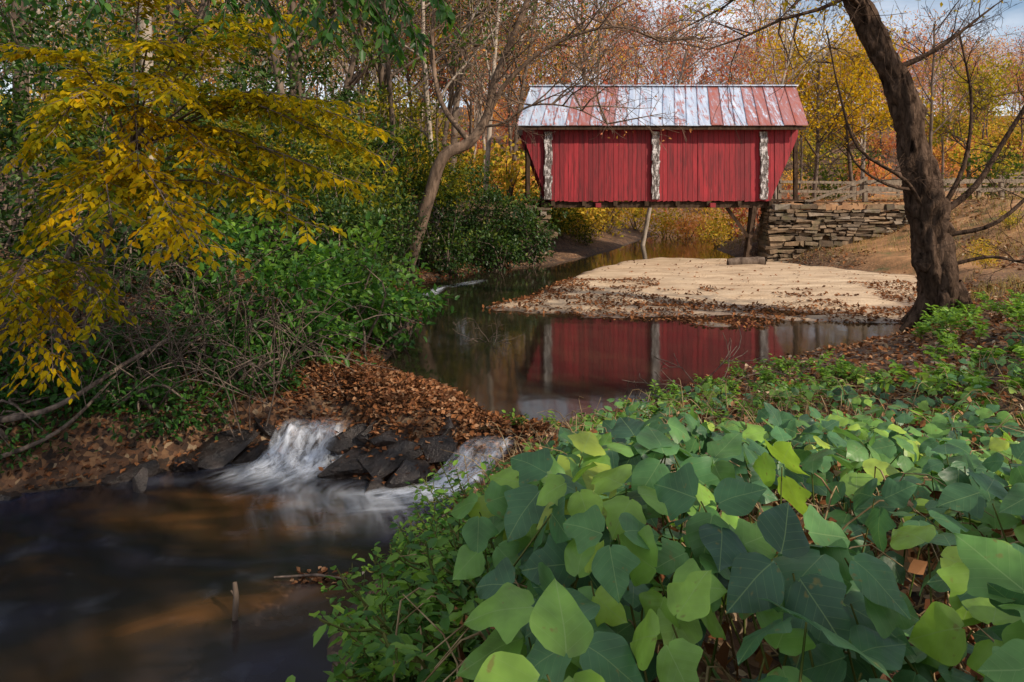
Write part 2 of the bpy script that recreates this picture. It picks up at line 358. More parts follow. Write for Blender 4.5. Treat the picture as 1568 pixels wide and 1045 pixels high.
f=math_(nt,'ADD',math_(nt,'MULTIPLY',n1,.8),math_(nt,'MULTIPLY',n2,.5)); f=math_(nt,'ADD',f,math_(nt,'MULTIPLY',o[2],.2))
fr=ramp(nt,f,[(.7,(0,0,0)),(.755,(.8,.8,.8)),(.95,(1,1,1))])
metal=ramp(nt,noise(nt,c,.8,5),[(.3,(.3,.37,.5)),(.7,(.66,.73,.84))])
nt.links.new(mix(nt,fr,metal,mix(nt,n2,(.15,.03,.03),(.4,.1,.05))),p.inputs['Base Color'])
nt.links.new(math_(nt,'MULTIPLY',math_(nt,'SUBTRACT',1.,fr),.4),p.inputs['Metallic']); p.inputs['Roughness'].default_value=.45; MRoof=m
MWood=barkmat('old_dark_wood',(.02,.013,.009),(.1,.065,.045),8,.5,.02)
zt=5.5; zb=2.48
def wall(y,sgn):
    mb=MB(); x=.43
    while x<11.72:
        w=min(rng.uniform(.17,.25),11.74-x); x1=x+w-.012
        def zl(q):
            z=zb+rng.uniform(-.04,.03)
            if q<1.45: z=max(z,zb+(1.45-q)/(1.02)*2.7)
            if q>10.6: z=max(z,zb+(q-10.6)/(1.14)*2.7)
            return min(z,zt-.05)
        o_=rng.uniform(0,.028); y0=y-sgn*o_; y1=y+sgn*.03
        za,zc=zl(x),zl(x1)
        V=[[x,y0,za],[x,y0,zt],[x,y1,za],[x,y1,zt],[x1,y0,zc],[x1,y0,zt],[x1,y1,zc],[x1,y1,zt]]
        mb.add(V,BOXF,rng.random()); x+=w
    return mb
wall(28.0,1).build('front_board_wall',[MR],parent=br); wall(31.4,-1).build('rear_board_wall',[MR],parent=br)
mb=MB()
for k,px in enumerate((1.47,5.87,10.29)):
    for y0,y1 in((27.84,27.965),(31.44,31.56)):
        z=2.55
        while z<5.3:
            h=rng.uniform(.12,.3); z1=min(z+h,5.32); a=rng.uniform(-.03,.03)
            box(mb,px-.15+a,px+.15+a,y0-rng.uniform(0,.015),y1,z,z1-.01); z=z1
mb.build('white_posts',[MWp],parent=br)
mb=MB()
ex0,ex1,rx0,rx1=.22,11.92,.85,12.35; ye,yr,ze,zr=27.45,29.7,5.52,7.42
n=24; rust={2:.3,4:.7,5:.95,6:.5,7:.85,8:.35,13:.3,16:.95,17:.35,19:.6,20:.85,21:.5,22:.9,23:1.}
for k in range(n):
    a=k/n; b=(k+1)/n; rr=rust.get(k,rng.uniform(-.1,.2))
    for yo,s in((ye,1),(2*yr-ye,-1)):
        e0=ex0+(ex1-ex0)*a; e1=ex0+(ex1-ex0)*b-.004; r0=rx0+(rx1-rx0)*a; r1=rx0+(rx1-rx0)*b-.004
        up=np.array([0,0,.03]); j=rng.uniform(-.015,.015)
        A=np.array([[e0,yo,ze+j],[e1,yo,ze+j],[r1,yr,zr],[r0,yr,zr]])
        m_=8; V=[];Fq=[]
        for t in range(m_+1):
            for q in range(2): V.append(A[q]*(1-t/m_)+A[3-q]*(t/m_))
        nv=len(V); V=V+[v+up for v in V]
        for t in range(m_):
            Fq.append([t*2,t*2+1,t*2+3,t*2+2]); Fq.append([nv+t*2,nv+t*2+2,nv+t*2+3,nv+t*2+1])
        Fq+= [[0,nv,nv+1,1]]
        mb.add(V,Fq,rr)
        beam(mb,[e0,yo,ze+.05],[r0,yr,zr+.05],.03,.05,0,rr+.25)
beam(mb,[rx0-.05,yr,zr+.06],[rx1+.05,yr,zr+.06],.25,.05,0,.1)
mb.build('metal_roof',[MRoof],parent=br)
mb=MB()
box(mb,ex0+.05,ex1-.05,27.52,27.56,5.36,5.5); box(mb,ex0+.05,ex1-.05,31.84,31.88,5.36,5.5)
for y in(28.12,30.0-.1,31.2): box(mb,1.2,10.9,y,y+.2,2.2,2.44)
for x in np.linspace(1.6,10.5,8): box(mb,x,x+.16,27.86,31.5,2.28,2.47)
box(mb,.7,12.0,28.05,31.35,2.475,2.54)
for x in(.6,3.4,5.95,8.6,11.6):
    for y in(28.05,31.2): box(mb,x,x+.15,y,y+.15,2.54,5.45)
    box(mb,x,x+.15,28.05,31.35,5.46,5.6)
for x in(.75,11.75):
    q=27.7
    while q<31.7:
        zz=lambda yy: ze+(zr-ze)*(1-abs(yy-yr)/(yr-ye))-.06
        V=[[x,q,5.5],[x,q,max(5.52,zz(q))],[x,q+.19,5.5],[x,q+.19,max(5.52,zz(q+.19))]]; V=V+[[v[0]+.03,v[1],v[2]] for v in V]
        mb.add(V,BOXF,rng.random(),1); q+=.2
for x in(3.4,8.05): box(mb,x,x+.22,27.7,28.1,2.22,2.4,1,.5)
beam(mb,[10.0,28.2,2.3],[9.6,28.1,-.2],.2,.2); beam(mb,[10.9,31.0,2.3],[10.7,31.1,-.2],.2,.2)
beam(mb,[9.72,28.1,1.0],[8.9,28.3,2.2],.12,.14)
mb.build('timber_frame',[MWood,MR],parent=br)
m,nt,p=newmat('fieldstone'); vec,o=lcn(nt); n1=noise(nt,coords(nt),5,6,.7)
sc_=mix(nt,1.,ramp(nt,o[2],[(0,(.1,.07,.045)),(.4,(.2,.135,.085)),(.7,(.32,.21,.12)),(1,(.25,.21,.17))]),ramp(nt,n1,[(.3,(.45,.45,.45)),(.7,(1.15,1.15,1.15))]),'MULTIPLY')
sc_=mix(nt,ramp(nt,noise(nt,coords(nt),1.6,5,.7),[(.5,(0,0,0)),(.66,(.7,.7,.7))]),sc_,(.1,.085,.035))
nt.links.new(sc_,p.inputs['Base Color'])
p.inputs['Roughness'].default_value=.9; bump(nt,p,n1,.9,.04); MS=m
mr,nt,p=newmat('orange_clay'); nt.links.new(ramp(nt,noise(nt,coords(nt),2,6,.7),[(.3,(.2,.1,.05)),(.7,(.42,.24,.12))]),p.inputs['Base Color']); p.inputs['Roughness'].default_value=.95
def abut(name,x0,x1,flip):
    mb=MB(); z=-.3
    while z<2.2:
        h=rng.uniform(.09,.24)
        x=x0+rng.uniform(-.15,.1)+(z*.14 if not flip else 0)
        while x<x1:
            w=rng.uniform(.16,.75); y0=27.55+rng.uniform(-.14,.1)+z*.03; hh=h-.02-(rng.random()<.3)*rng.uniform(0,.05)
            if rng.random()>.04: box(mb,x,x+w-.035,y0,27.97,z,z+hh,0,rng.random(),.04)
            x+=w
        y=27.97
        while y<31.8:
            w=rng.uniform(.3,.7)
            if flip: box(mb,x1-.3,x1+rng.uniform(-.05,.06),y,y+w-.02,z,z+h-.02,0,rng.random(),.02)
            else:
                xx=x0+z*.14+rng.uniform(-.06,.05)+(y-27.97)*.33; box(mb,xx,xx+.4,y,y+w-.02,z,z+h-.02,0,rng.random(),.02)
            y+=w
        z+=h
    box(mb,x0+(.5 if flip else 1.5),x1-.32,27.95,31.7,-.3,2.3,0,.1)
    if not flip:
        for k in range(26):
            xa=x0+.7+k*.22; box(mb,xa,xa+.25,27.62+rng.uniform(-.03,.03),28.0,2.14,2.36+rng.uniform(-.06,.06),1,.5,.05)
    return mb.build(name,[MS,mr])
abut('stone_abutment',10.25,16.6,False); abut('stone_abutment',-3.0,1.3,True)
mb=MB()
for x0,x1 in((12.0,40.),(-20.,.7)):
    xs=np.linspace(x0,x1,80); ys=np.linspace(28.1,31.5,8); F=[]
    A,B=np.meshgrid(xs,ys,indexing='ij'); Zr=np.maximum(H(A,B),2.42)+.035
    V=np.stack([A,B,Zr],-1).reshape(-1,3)
    for k in range(79):
        for q in range(7): F.append([k*8+q,(k+1)*8+q,(k+1)*8+q+1,k*8+q+1])
    mb.add(V,F)
mb.build('dirt_road',[mr],True)
MF=barkmat('weathered_fence_wood',(.1,.075,.055),(.3,.24,.18),12,.4,.02)
def fence(pts,step=2.2,h=1.05,rails=(.4,.75,1.0)):
    mb=MB(); P=[]
    for (a,b) in zip(pts[:-1],pts[1:]):
        n=max(1,int(math.dist(a,b)/step))
        for k in range(n): P.append((a[0]+(b[0]-a[0])*k/n,a[1]+(b[1]-a[1])*k/n))
    P.append(pts[-1]); Z_=[float(H(*q)) for q in P]
    for (q,z) in zip(P,Z_): box(mb,q[0]-.08,q[0]+.08,q[1]-.08,q[1]+.08,z-.2,z+h+rng.uniform(0,.1),0,0,.01)
    for k in range(len(P)-1):
        for r in rails: beam(mb,[P[k][0],P[k][1]-.1,Z_[k]+r+rng.uniform(-.05,.05)],[P[k+1][0],P[k+1][1]-.1,Z_[k+1]+r+rng.uniform(-.06,.06)],.05,.12)
    return mb.build('wooden_fence',[MF])
fence([(12.2,28.3),(17,28.2),(24,29),(34,30)],2.4,1.0,(.5,.9)); fence([(12.6,32.2),(20,33),(40,36)],2.6,1.0,(.5,.9)); fence([(22,48),(36,50),(60,52)],2.6,1.3,(.5,.9,1.2))
mb=MB(); lp=smoothpath([(8.2,25.9,.1),(8.9,25.8,.18),(9.5,25.7,.2)],5); tube(mb,lp,.2,12,0,0,.15)
for e in(lp[0],lp[-1]): mb.add([[e[0],e[1]+.19*math.cos(t),e[2]+.19*math.sin(t)] for t in np.linspace(0,6.283,12,endpoint=False)],[list(range(12))])
mb.build('fallen_log',[M_bark],True)

# ---------------------------------------------------------------- tree growing
def grow(mb,tips,p,d,L,r,lvl,mx,kids,sides=6,up=.05,wig=.16,spread=.9,mat=0,minr=.006,droop=0):
    n=6 if lvl==0 else (4 if lvl==1 else 3)
    P=[np.array(p,float)]; D=[norm(np.array(d,float))]
    for i in range(n):
        dd=norm(D[-1]+rng.normal(0,wig,3)+np.array([0,0,up-droop*(lvl>0)*i*.2])); D.append(dd); P.append(P[-1]+dd*L/n)
    e=.45 if lvl==0 else .3
    R=np.maximum(np.linspace(r,r*e,n+1),minr)
    tube(mb,P,R,max(3,sides-lvl),mat)
    P=np.array(P)
    if lvl>=mx-1: tips.append(P[-1]); tips.append(P[n//2])
    if lvl<mx:
        for k in range(kids[lvl]):
            t=(.35+.65*(k+rng.random())/kids[lvl])*n if lvl==0 else rng.uniform(.25,1)*n
            i=min(int(t),n-1); q=P[i]+(P[i+1]-P[i])*(t-i)
            pr=rng.normal(size=3); pr-=pr.dot(D[i])*D[i]; pr=norm(pr)
            dd=norm(D[i]*rng.uniform(.5,1)+pr*spread*rng.uniform(.6,1.2))
            grow(mb,tips,q,dd,L*rng.uniform(.38,.6)*(1.1-.35*(t/n) if lvl==0 else 1),R[i]*.5,lvl+1,mx,kids,sides,up,wig*1.2,spread,mat,minr,droop)
def clump(mb,C,n,rad,size,mat,r=None,tm=DIA,flat=.7):
    C=np.asarray(C); k=len(C)
    if k==0: return
    pos=np.repeat(C,n,0)+rng.normal(size=(k*n,3))*rad*np.array([1,1,flat])
    ax=rdir(k*n); ax[:,2]-=.3; nm=rdir(k*n); nm[:,2]+=1.0
    cr=np.repeat(rng.random(k),n)
    rr=np.clip((cr*.6+rng.random(k*n)*.4) if r is None else r+rng.normal(0,.09,k*n)+ (np.repeat(rng.normal(0,.06,k),n)),0,1)
    leaves(mb,pos,size*rng.uniform(.6,1.3,k*n),ax,nm,tm,mat,rr)
def tree(name,x,y,h,r,leafm,lr=None,nl=14,lsz=.16,kids=(12,5,3),mx=3,bark=None,rad=.35,lean=(0,0),spread=.9,sub=1.0,minr=.008):
    mb=MB(); tips=[]; z=float(H(x,y))-.1
    grow(mb,tips,(x,y,z),(lean[0],lean[1],1),h,r,0,mx,kids,8,.06,.07,spread,0,minr)
    T=np.array(tips)
    if leafm and sub<1: T=T[rng.random(len(T))<sub]
    if leafm: clump(mb,T,nl,rad,lsz,1,lr)
    mb.build(name,[bark or M_bark]+([leafm] if leafm else []),True)
forest=empty('distant_forest'); HUES=[.03,.12,.22,.32,.42,.55,.7,.88,.97]
FV=[]
for v,hu in enumerate(HUES):
    for w in range(2):
        mb=MB(); tips=[]
        grow(mb,tips,(0,0,-.4),(rng.normal(0,.05),0,1),13.5,.15,0,2,(16,7),5,.08,.07,.85,0,.016)
        T=np.array(tips); T=T[T[:,2]>3.0]
        clump(mb,T[rng.random(len(T))<(.8 if w==0 else .6)],int([13,8][w]),.5,.23,1,hu)
        FV.append((hu,mb.mesh('forest_tree_shape',[M_pale if (v+w)%3==0 else M_bark,M_aut],True)))
def inst(me,x,y,s,parent,nm,dz=0):
    ob=bpy.data.objects.new(nm,me); bpy.context.scene.collection.objects.link(ob); ob.parent=parent
    ob.location=(x,y,float(H(x,y))+dz); ob.rotation_euler=(0,0,rng.uniform(0,6.28)); ob.scale=(s*rng.uniform(.85,1.1),s*rng.uniform(.85,1.1),s)
spots=[];k=0
while len(spots)<215 and k<9000:
    k+=1
    y=36+rng.random()**1.2*115; x=rng.uniform(-.85,.85)*y+1
    du,dl,_=parts(x,y)
    if du<2.0: continue
    if x>18 and y<66 and rng.random()<.92: continue
    if any((x-s[0])**2+(y-s[1])**2<6 for s in spots): continue
    spots.append((x,y))
    if x<-.12*y-1 and rng.random()<.6: hs=(.7,.88,.97)
    else: hs=(.03,.12,.22,.32,.42,.55)
    c=[f for f in FV if f[0] in hs]; s=rng.uniform(.75,1.25)*(.72 if x>.35*y else 1); inst(c[rng.integers(len(c))][1],x,y,s,forest,'forest_tree')
und=empty('understory_shrubs'); SV=[]
for hu in (.1,.3,.42,.55,.7,.8,.9,1.):
    mb=MB(); C=rdir(46)*(rng.random(46)**.4)[:,None]*np.array([1.1,1.1,.9])+[0,0,.9]
    clump(mb,C,15,.28,.18,0,hu)
    for q in C[:9]: tube(mb,[(0,0,-.2),(q[0]*.5,q[1]*.5,q[2]*.6),q],[.03,.02,.01],3,1)
    SV.append(mb.mesh('shrub_shape',[M_aut,M_twig],True))
for k in range(360):
    y=33+rng.random()**1.3*85; x=rng.uniform(-.8,.85)*y
    du,_,_=parts(x,y)
    if du<.5 or (x>15 and y<62 and rng.random()<.85) or (x>11 and y<36.5): continue
    g=rng.integers(len(SV)) if x>-.1*y else rng.integers(4,len(SV)); inst(SV[g],x,y,rng.uniform(.6,1.5)*(1+y/120),und,'shrub')
for (x,y,s,g) in((3.2,35.5,.9,5),(2.3,34,.8,6),(10.8,36,.8,4),(4.5,38,.9,4),(12.5,39,1.1,4),(11,43,1.2,2),(6,42,.9,4),(8.5,47,1.3,4),(1.5,33,1,7),(13,45,1.3,3),(15.5,22.5,.35,4),(17.5,24,.4,5),(14.2,20.5,.3,4),(19,22,.5,6),(16.5,19,.4,7),(10.2,45,1.3,4),(3.6,33.6,.6,7)): inst(SV[g],x,y,s,und,'shrub')

# --- left bank shrubs
def shrub(name,c,rad,nc,nl,lsz,mat,hue=None,tm=DIA,crad=.2,stems=22):
    mb=MB(); cx,cy,cz=c; z0=float(H(cx,cy))-.1
    u=rdir(nc)*(rng.random(nc)**.33)[:,None]
    u*= (1+.35*np.sin(u[:,0:1]*5+cx)*np.cos(u[:,2:3]*4+cy))
    C=np.array([cx,cy,cz])+u*np.array(rad)
    C[:,2]=np.maximum(C[:,2],H(C[:,0],C[:,1])+.06)
    pos_h=(C[:,2]-cz)/rad[2]
    k=nc; pos=np.repeat(C,nl,0)+rng.normal(size=(k*nl,3))*crad*np.array([1,1,.6])
    ax=rdir(k*nl)+np.repeat(norm(u),nl,0)*.8; ax[:,2]-=.25; nm=rdir(k*nl)*.7; nm[:,2]+=1
    cr=np.repeat(rng.random(k),nl)
    rr=np.clip(cr*.5+rng.random(k*nl)*.35+np.repeat(np.clip(pos_h,-1,1),nl)*.15+(0 if hue is None else hue),0,1)
    leaves(mb,pos,lsz*rng.uniform(.6,1.25,k*nl),ax,nm,tm,1,rr)
    for q in C[rng.permutation(nc)[:stems]]:
        b=np.array([cx+rng.normal(0,rad[0]*.25),cy+rng.normal(0,rad[1]*.2),0]); b[2]=float(H(b[0],b[1]))-.1
        md=b*.5+q*.5+rng.normal(0,.15,3)+np.array([0,0,.15])
        tube(mb,smoothpath([b,md,q],3),np.linspace(.03,.006,7),4,0)
    mb.build(name,[M_twig,mat],True)
E='rhododendron_shrub'
shrub(E,(.5,26.6,1.3),(1.3,.9,1.3),170,16,.16,M_ever)
shrub(E,(-.7,24.9,.7),(1.1,.7,.7),120,16,.14,M_ever)
shrub(E,(-2.2,23.0,.8),(1.1,.7,.9),130,16,.14,M_ever,.05)
shrub(E,(-1.6,26,2.0),(2.3,1.5,1.8),300,16,.16,M_ever)
shrub(E,(-3.7,23.5,2.6),(2.2,1.6,2.5),400,16,.16,M_ever)
shrub(E,(-5.4,20,2.6),(2.1,1.8,2.7),400,16,.15,M_ever)
shrub(E,(-4.1,18.5,1.5),(1.2,1.2,1.3),200,16,.14,M_ever,.05)
shrub(E,(-3.6,20.4,1.5),(.9,.8,1.5),170,16,.13,M_ever,.05)
shrub(E,(-7.0,16.5,2.8),(2.4,2,2.9),400,16,.15,M_ever)
shrub(E,(-4.6,15,1.5),(1.6,1.4,1.5),300,16,.13,M_ever)
shrub(E,(-3.2,14.2,.8),(1.0,.9,.8),150,16,.12,M_ever,.05)
shrub(E,(-8.6,13,3.1),(2.6,2,3.2),400,16,.14,M_ever)
shrub(E,(-6,11.6,1.7),(1.8,1.3,1.8),320,16,.12,M_ever)
shrub(E,(-9.5,10,2.6),(2.4,1.6,2.8),320,16,.13,M_ever)
shrub(E,(-10,19,5.2),(3,2,3.2),330,14,.19,M_ever)
shrub(E,(-6.5,21,6.2),(2.6,1.6,2.2),200,14,.18,M_ever,.1)
shrub(E,(-11,14,6),(2.6,2,2.6),260,14,.17,M_ever)
shrub(E,(-4.0,24.5,5.5),(1.6,1.4,1.6),110,14,.17,M_olive)
shrub('alder_shrub',(-4.8,17,3.4),(1.8,1.5,1.4),230,14,.14,M_olive,0,stems=6)
shrub('alder_shrub',(-2.6,22.9,3.2),(1.4,1.2,1.1),140,14,.14,M_olive,0,stems=4)
shrub('alder_shrub',(-7.3,14,4.2),(2.2,1.5,1.6),230,14,.14,M_olive,-.05,stems=6)
shrub('green_bush',(-2.8,11.4,1.0),(1.2,.7,.95),130,14,.135,M_green,.16,LF6,.15)
shrub('green_bush',(-3.7,10.3,1.25),(1.2,.8,1.1),170,14,.13,M_green,.05,LF6,.15)
shrub('green_bush',(-2.15,12.2,.65),(.75,.6,.6),80,12,.13,M_green,.12,LF6,.15)
shrub('green_bush',(-2.9,9.9,.5),(.65,.4,.5),80,12,.11,M_green,.05,LF6,.13)
shrub('undergrowth_bush',(-4.6,9.2,.5),(1.3,.6,.75),160,14,.09,M_green,-.15,LF6,.12)
shrub('undergrowth_bush',(-5.6,8.2,.35),(1.3,.5,.65),170,14,.085,M_green,-.2,LF6,.12)
shrub('undergrowth_bush',(-6.6,8.6,.8),(1.3,.8,1.1),150,14,.09,M_ever,0,LF6,.13)
shrub('undergrowth_bush',(-4.4,8.2,.1),(1.0,.35,.42),120,12,.075,M_green,-.15,LF6,.1)
shrub('undergrowth_bush',(-3.4,8.9,.25),(.65,.4,.5),90,12,.08,M_green,-.1,LF6,.12)
shrub('undergrowth_bush',(-5.9,7.5,-.1),(1.0,.25,.4),110,12,.07,M_green,-.2,LF6,.1)

for (x,y,h,r) in((-8,26,11,.16),(-5.5,28,12,.15),(-3,32,13,.2),(-11,22,12,.22),(-14,28,13,.2),(-9,33,14,.22)):
    tree('hardwood_tree',x,y,h,r,M_olive if rng.random()<.6 else M_ever,None,12,.22,(14,5),2,M_bark,.5)
for (x,y,h,r,b) in((-7.4,14.2,13,.16,M_pale),(-6.2,19,13,.14,M_bark),(-12,17,13,.2,M_bark),(-2.8,25,12,.13,M_pale),(-4.4,24,13,.12,M_bark),(-10.5,12.5,12,.15,M_bark),(-1.2,30,12,.13,M_pale),(-.2,34,13,.14,M_bark),(-5.2,27,13,.15,M_bark),(-7.5,23,13,.15,M_bark)):
    tree('hardwood_tree',x,y,h,r,M_ever,.6,13,.2,(11,5),2,b,.45,sub=.75)
tree('autumn_tree',15.8,36,8.5,.13,M_olive,.92,28,.2,(17,6),2,M_bark,.5)
tree('autumn_tree',19.0,38,7,.12,M_olive,.8,20,.19,(14,6),2,M_bark,.5)
tree('autumn_tree',25.5,38,6.5,.12,M_olive,.65,18,.19,(13,5),2,M_bark,.5)
tree('autumn_tree',22,43,8,.14,M_aut,.25,12,.2,(13,5),2,M_pale,.5)
tree('autumn_tree',7,37,11,.13,M_aut,.1,12,.2,(13,5),2,M_pale,.5)
tree('bare_tree',13.2,34,10,.12,None,kids=(12,5,3),bark=M_pale)
tree('bare_tree',21,34,9,.1,None,kids=(12,5,3),bark=M_bark)

# curved bare tree over the left end of the bridge
mb=MB(); tips=[]
zb0=float(H(-3.6,22))-.2
main=smoothpath([(-3.4,21.6,zb0),(-2.6,21.2,2.6),(-2.1,21,3.9),(-1.3,21,4.35),(-.75,21,5.2),(-.5,20.9,6.3),(.2,20.7,7.9),(1.0,20.5,10)],5)
tube(mb,main,np.linspace(.22,.08,len(main)),10,0,0,.15)
b2=smoothpath([main[15],(-2.2,21.2,5.6),(-2.5,21.4,7.4),(-2.4,21.6,9.5)],4); tube(mb,b2,np.linspace(.1,.045,len(b2)),7)
b3=smoothpath([main[20],(-.1,20.7,6.2),(1.2,20.4,7.2),(3.0,20.2,7.7),(4.4,20,7.2)],4); tube(mb,b3,np.linspace(.09,.022,len(b3)),7)
b4=smoothpath([main[18],(-.3,20.7,4.9),(.6,20.4,5.4),(1.8,20.2,5.3),(2.8,20,4.8)],4); tube(mb,b4,np.linspace(.05,.014,len(b4)),6)
for br_,cnt in((main,24),(b2,14),(b3,20),(b4,12)):
    for k in range(cnt):
        q=br_[rng.integers(len(br_)//2,len(br_))]; dd=np.array([rng.normal(.5,.7),rng.normal(-.1,.5),rng.normal(.4,.5)])
        grow(mb,tips,q,dd,rng.uniform(1.2,2.8),.03,1,3,(0,6,4),6,.02,.16,.8,0,.006,.12)
T=np.array(tips); clump(mb,T[rng.random(len(T))<.05],3,.15,.1,1,.3)
mb.build('curved_bare_tree',[barkmat('curved_tree_bark',(.08,.055,.04),(.26,.18,.13)),M_aut],True)

# right leaning tree
mb=MB(); tips=[]
pr=[(8.9,13.9,.0),(8.72,13.8,.5),(8.45,13.7,1.5),(8.27,13.7,2.5),(8.1,13.7,3.5),(7.9,13.7,4.5),(7.45,13.7,5.55),(7.0,13.7,6.4),(6.55,13.6,7.4),(6.0,13.5,9),(5.8,13.4,11)]
pp=smoothpath(pr,16); rr=np.interp(np.arange(len(pp))/16,[0,.6,1.5,2.5,3,4,6,8,10],[.62,.43,.33,.33,.37,.27,.25,.21,.13])
tube(mb,pp,rr,44,0,0,.5,.13)
for k in range(6):
    a=k*1.05; tube(mb,smoothpath([(8.7+.18*math.cos(a),13.8+.18*math.sin(a),.9),(8.75+.5*math.cos(a),13.8+.5*math.sin(a),.35),(8.8+1.0*math.cos(a),13.8+1.0*math.sin(a),-.1)],4),[.2,.19,.17,.15,.13,.11,.09,.07,.05],8,0,0,.2)
for (t,dx,sz_) in((30,-.25,.2),(52,.2,.17),(60,-.2,.15),(78,.18,.15),(95,-.15,.13),(40,.28,.18)): # burls
    q=pp[t]; tube(mb,[q+[dx*.3,-.1,-sz_],q+[dx,-.12,-sz_*.5],q+[dx*1.1,-.13,0],q+[dx,-.12,sz_*.5],q+[dx*.3,-.1,sz_]],[.04,sz_*.6,sz_*.75,sz_*.6,.04],12,0,0,.3)
def limb(pts,r0,r1,tw=10,L=.9):
    b=smoothpath(pts,4); tube(mb,b,np.linspace(r0,r1,len(b)),7,0,0,.1)
    for k in range(tw):
        q=b[rng.integers(len(b)//3,len(b))]; dd=rng.normal(size=3)*[.9,.6,.7]+[0,0,.2]
        grow(mb,tips,q,dd,rng.uniform(.5,1.2)*L,r1*.8,1,3,(0,4,3),5,.03,.2,.8,0,.004)
limb([(8.2,13.6,2.4),(7.6,13.2,3.0),(6.6,13,3.6),(6.2,12.9,4.6),(5.9,12.8,5.8)],.045,.012,18)
limb([(8.3,13.6,2.8),(7.4,13.4,2.9),(6.7,13.4,3.4),(6.6,13.5,4.2)],.04,.012,12)
limb([(8.5,13.6,2.3),(9.1,13.4,2.9),(9.6,13.2,3.9),(10.2,13,5.0),(10.9,12.9,5.6)],.07,.018,18)
limb([(8.5,13.7,2.2),(9.0,13.6,3.3),(9.15,13.6,4.6),(8.9,13.6,6.0)],.055,.015,16)
limb([(8.6,13.6,1.9),(9.4,13.2,2.2),(10.2,13,3.2),(10.6,13,4.6)],.05,.015,14)
limb([(8.65,13.6,1.3),(9.4,13.4,1.5),(10.2,13.2,1.4),(11,13,1.9)],.04,.012,12)
limb([(7.6,13.7,5.2),(8.4,13.5,5.6),(9.4,13.3,6.4)],.07,.016,12)
limb([(7.0,13.6,6.4),(6.4,13.2,6.6),(5.6,13,6.5),(5.0,12.8,6.0)],.05,.012,12)
for k in range(16):
    q=pp[rng.integers(115,len(pp))]; grow(mb,tips,q,rng.normal(size=3)+[0,0,.5],rng.uniform(2,3.4),.05,1,3,(0,6,4),6,.02,.16,.8,0,.006)
T=np.array(tips); clump(mb,T[(T[:,2]>6.5)&(rng.random(len(T))<.2)],4,.2,.13,1,.8)
mb.build('leaning_river_tree',[M_dark,M_olive],True)

# ---------------------------------------------------------------- yellow tree (left foreground)
mb=MB()
root=np.array([-5.4,8.5,float(H(-5.4,8.5))-.1])
def spray(mb,start,mid,end,r0,side_n,leafn,leafmat_i,lsz,hue=None,droop=.25,tm=LF6,sidelen=.45,t0=.35):
    path=smoothpath([start,mid,end],8); tube(mb,path,np.linspace(r0,.003,len(path)),5,0)
    n=len(path); T=norm(np.gradient(path,axis=0))
    for k in range(side_n):
        t=t0+(1-t0)*(k+rng.random()*.6)/side_n; i=min(int(t*(n-1)),n-1); q=path[i]
        s=norm(np.cross(T[i],[0,0,1]))*(1 if k%2 else -1)
        dd=norm(T[i]*.9+s*rng.uniform(.5,1.1)+np.array([0,0,rng.uniform(-.25,.3)]))
        L=sidelen*rng.uniform(.5,1.3)*(1.25-.6*t)
        pts=np.array([q,q+dd*L*.5+[0,0,-.03],q+dd*L+[0,0,-droop*L]])
        sp=smoothpath(pts,3); tube(mb,sp,np.linspace(.005,.002,len(sp)),3,0)
        tt=np.linspace(.1,1,leafn); idx=tt*(len(sp)-1)
        pos=np.stack([np.interp(idx,np.arange(len(sp)),sp[:,c]) for c in range(3)],-1)
        sg=np.where(np.arange(leafn)%2,1,-1)[:,None]; s2=norm(np.cross(dd,[0,0,1]))
        ax=dd*.7+s2*sg*.8+rng.normal(0,.25,(leafn,3))+np.array([0,0,-droop*1.6])
        nm=np.array([0,0,1.])+rng.normal(0,.35,(leafn,3))
        leaves(mb,pos+rng.normal(0,.01,pos.shape),lsz*rng.uniform(.7,1.2,leafn),ax,nm,tm,leafmat_i,np.clip(rng.normal(.5 if hue is None else hue,.22,leafn),0,1))
targets=[(-1.14,6.5,3.35),(-1.33,6.2,2.85),(-1.65,6.0,2.45),(-2.43,5.6,2.25),(-2.6,5.5,2.4),(-2.2,7,3.6),(-2.4,6.5,4.3),(-3.3,6.5,4.2),(-3.87,6,3.6),(-4.1,6,3.25),(-3.4,5.8,2.55),(-3.7,5.8,2.4),(-4.7,6.5,1.4),(-4.3,6.4,1.0),(-4.6,6.2,1.8),(-2.8,6.5,3.1),(-3.5,6.4,3.0),(-2.0,6.6,3.0),(-1.9,6.8,4.6),(-3.0,6.2,3.7),(-4.4,6.2,4.1),(-1.6,6.4,3.25),(-3.0,6.0,2.2),(-4.8,7.4,3.9),(-3.9,7.2,4.9),(-2.9,7.3,4.7),(-4.2,7.0,2.9),(-5.0,7.2,2.3),(-2.5,7.2,3.0),(-5.3,7.4,3.2),(-1.9,6.2,2.7),(-3.9,6.6,1.6),(-1.2,6.6,3.1),(-1.5,6.3,3.6)]
forks=[np.array([-4.9,8.0,2.6]),np.array([-4.3,7.7,3.2]),np.array([-5.2,7.6,1.6])]
for f in forks:
    md=root*.5+f*.5+rng.normal(0,.12,3); ps=smoothpath([root,md,f],6); tube(mb,ps,np.linspace(.04,.022,len(ps)),7,0)
for t in targets:
    t=np.array(t,float); f=forks[1] if t[2]>2.9 else (forks[0] if t[2]>2.0 else forks[2])
    mid=f*.5+t*.5+np.array([0,0,.3+rng.uniform(0,.25)])
    spray(mb,f,mid,t+np.array([0,0,-.05]),.016,24,12,1,.094,rng.choice([.2,.4,.6]),.3)
mb.build('yellow_witch_hazel_tree',[M_twig,M_yel],True)

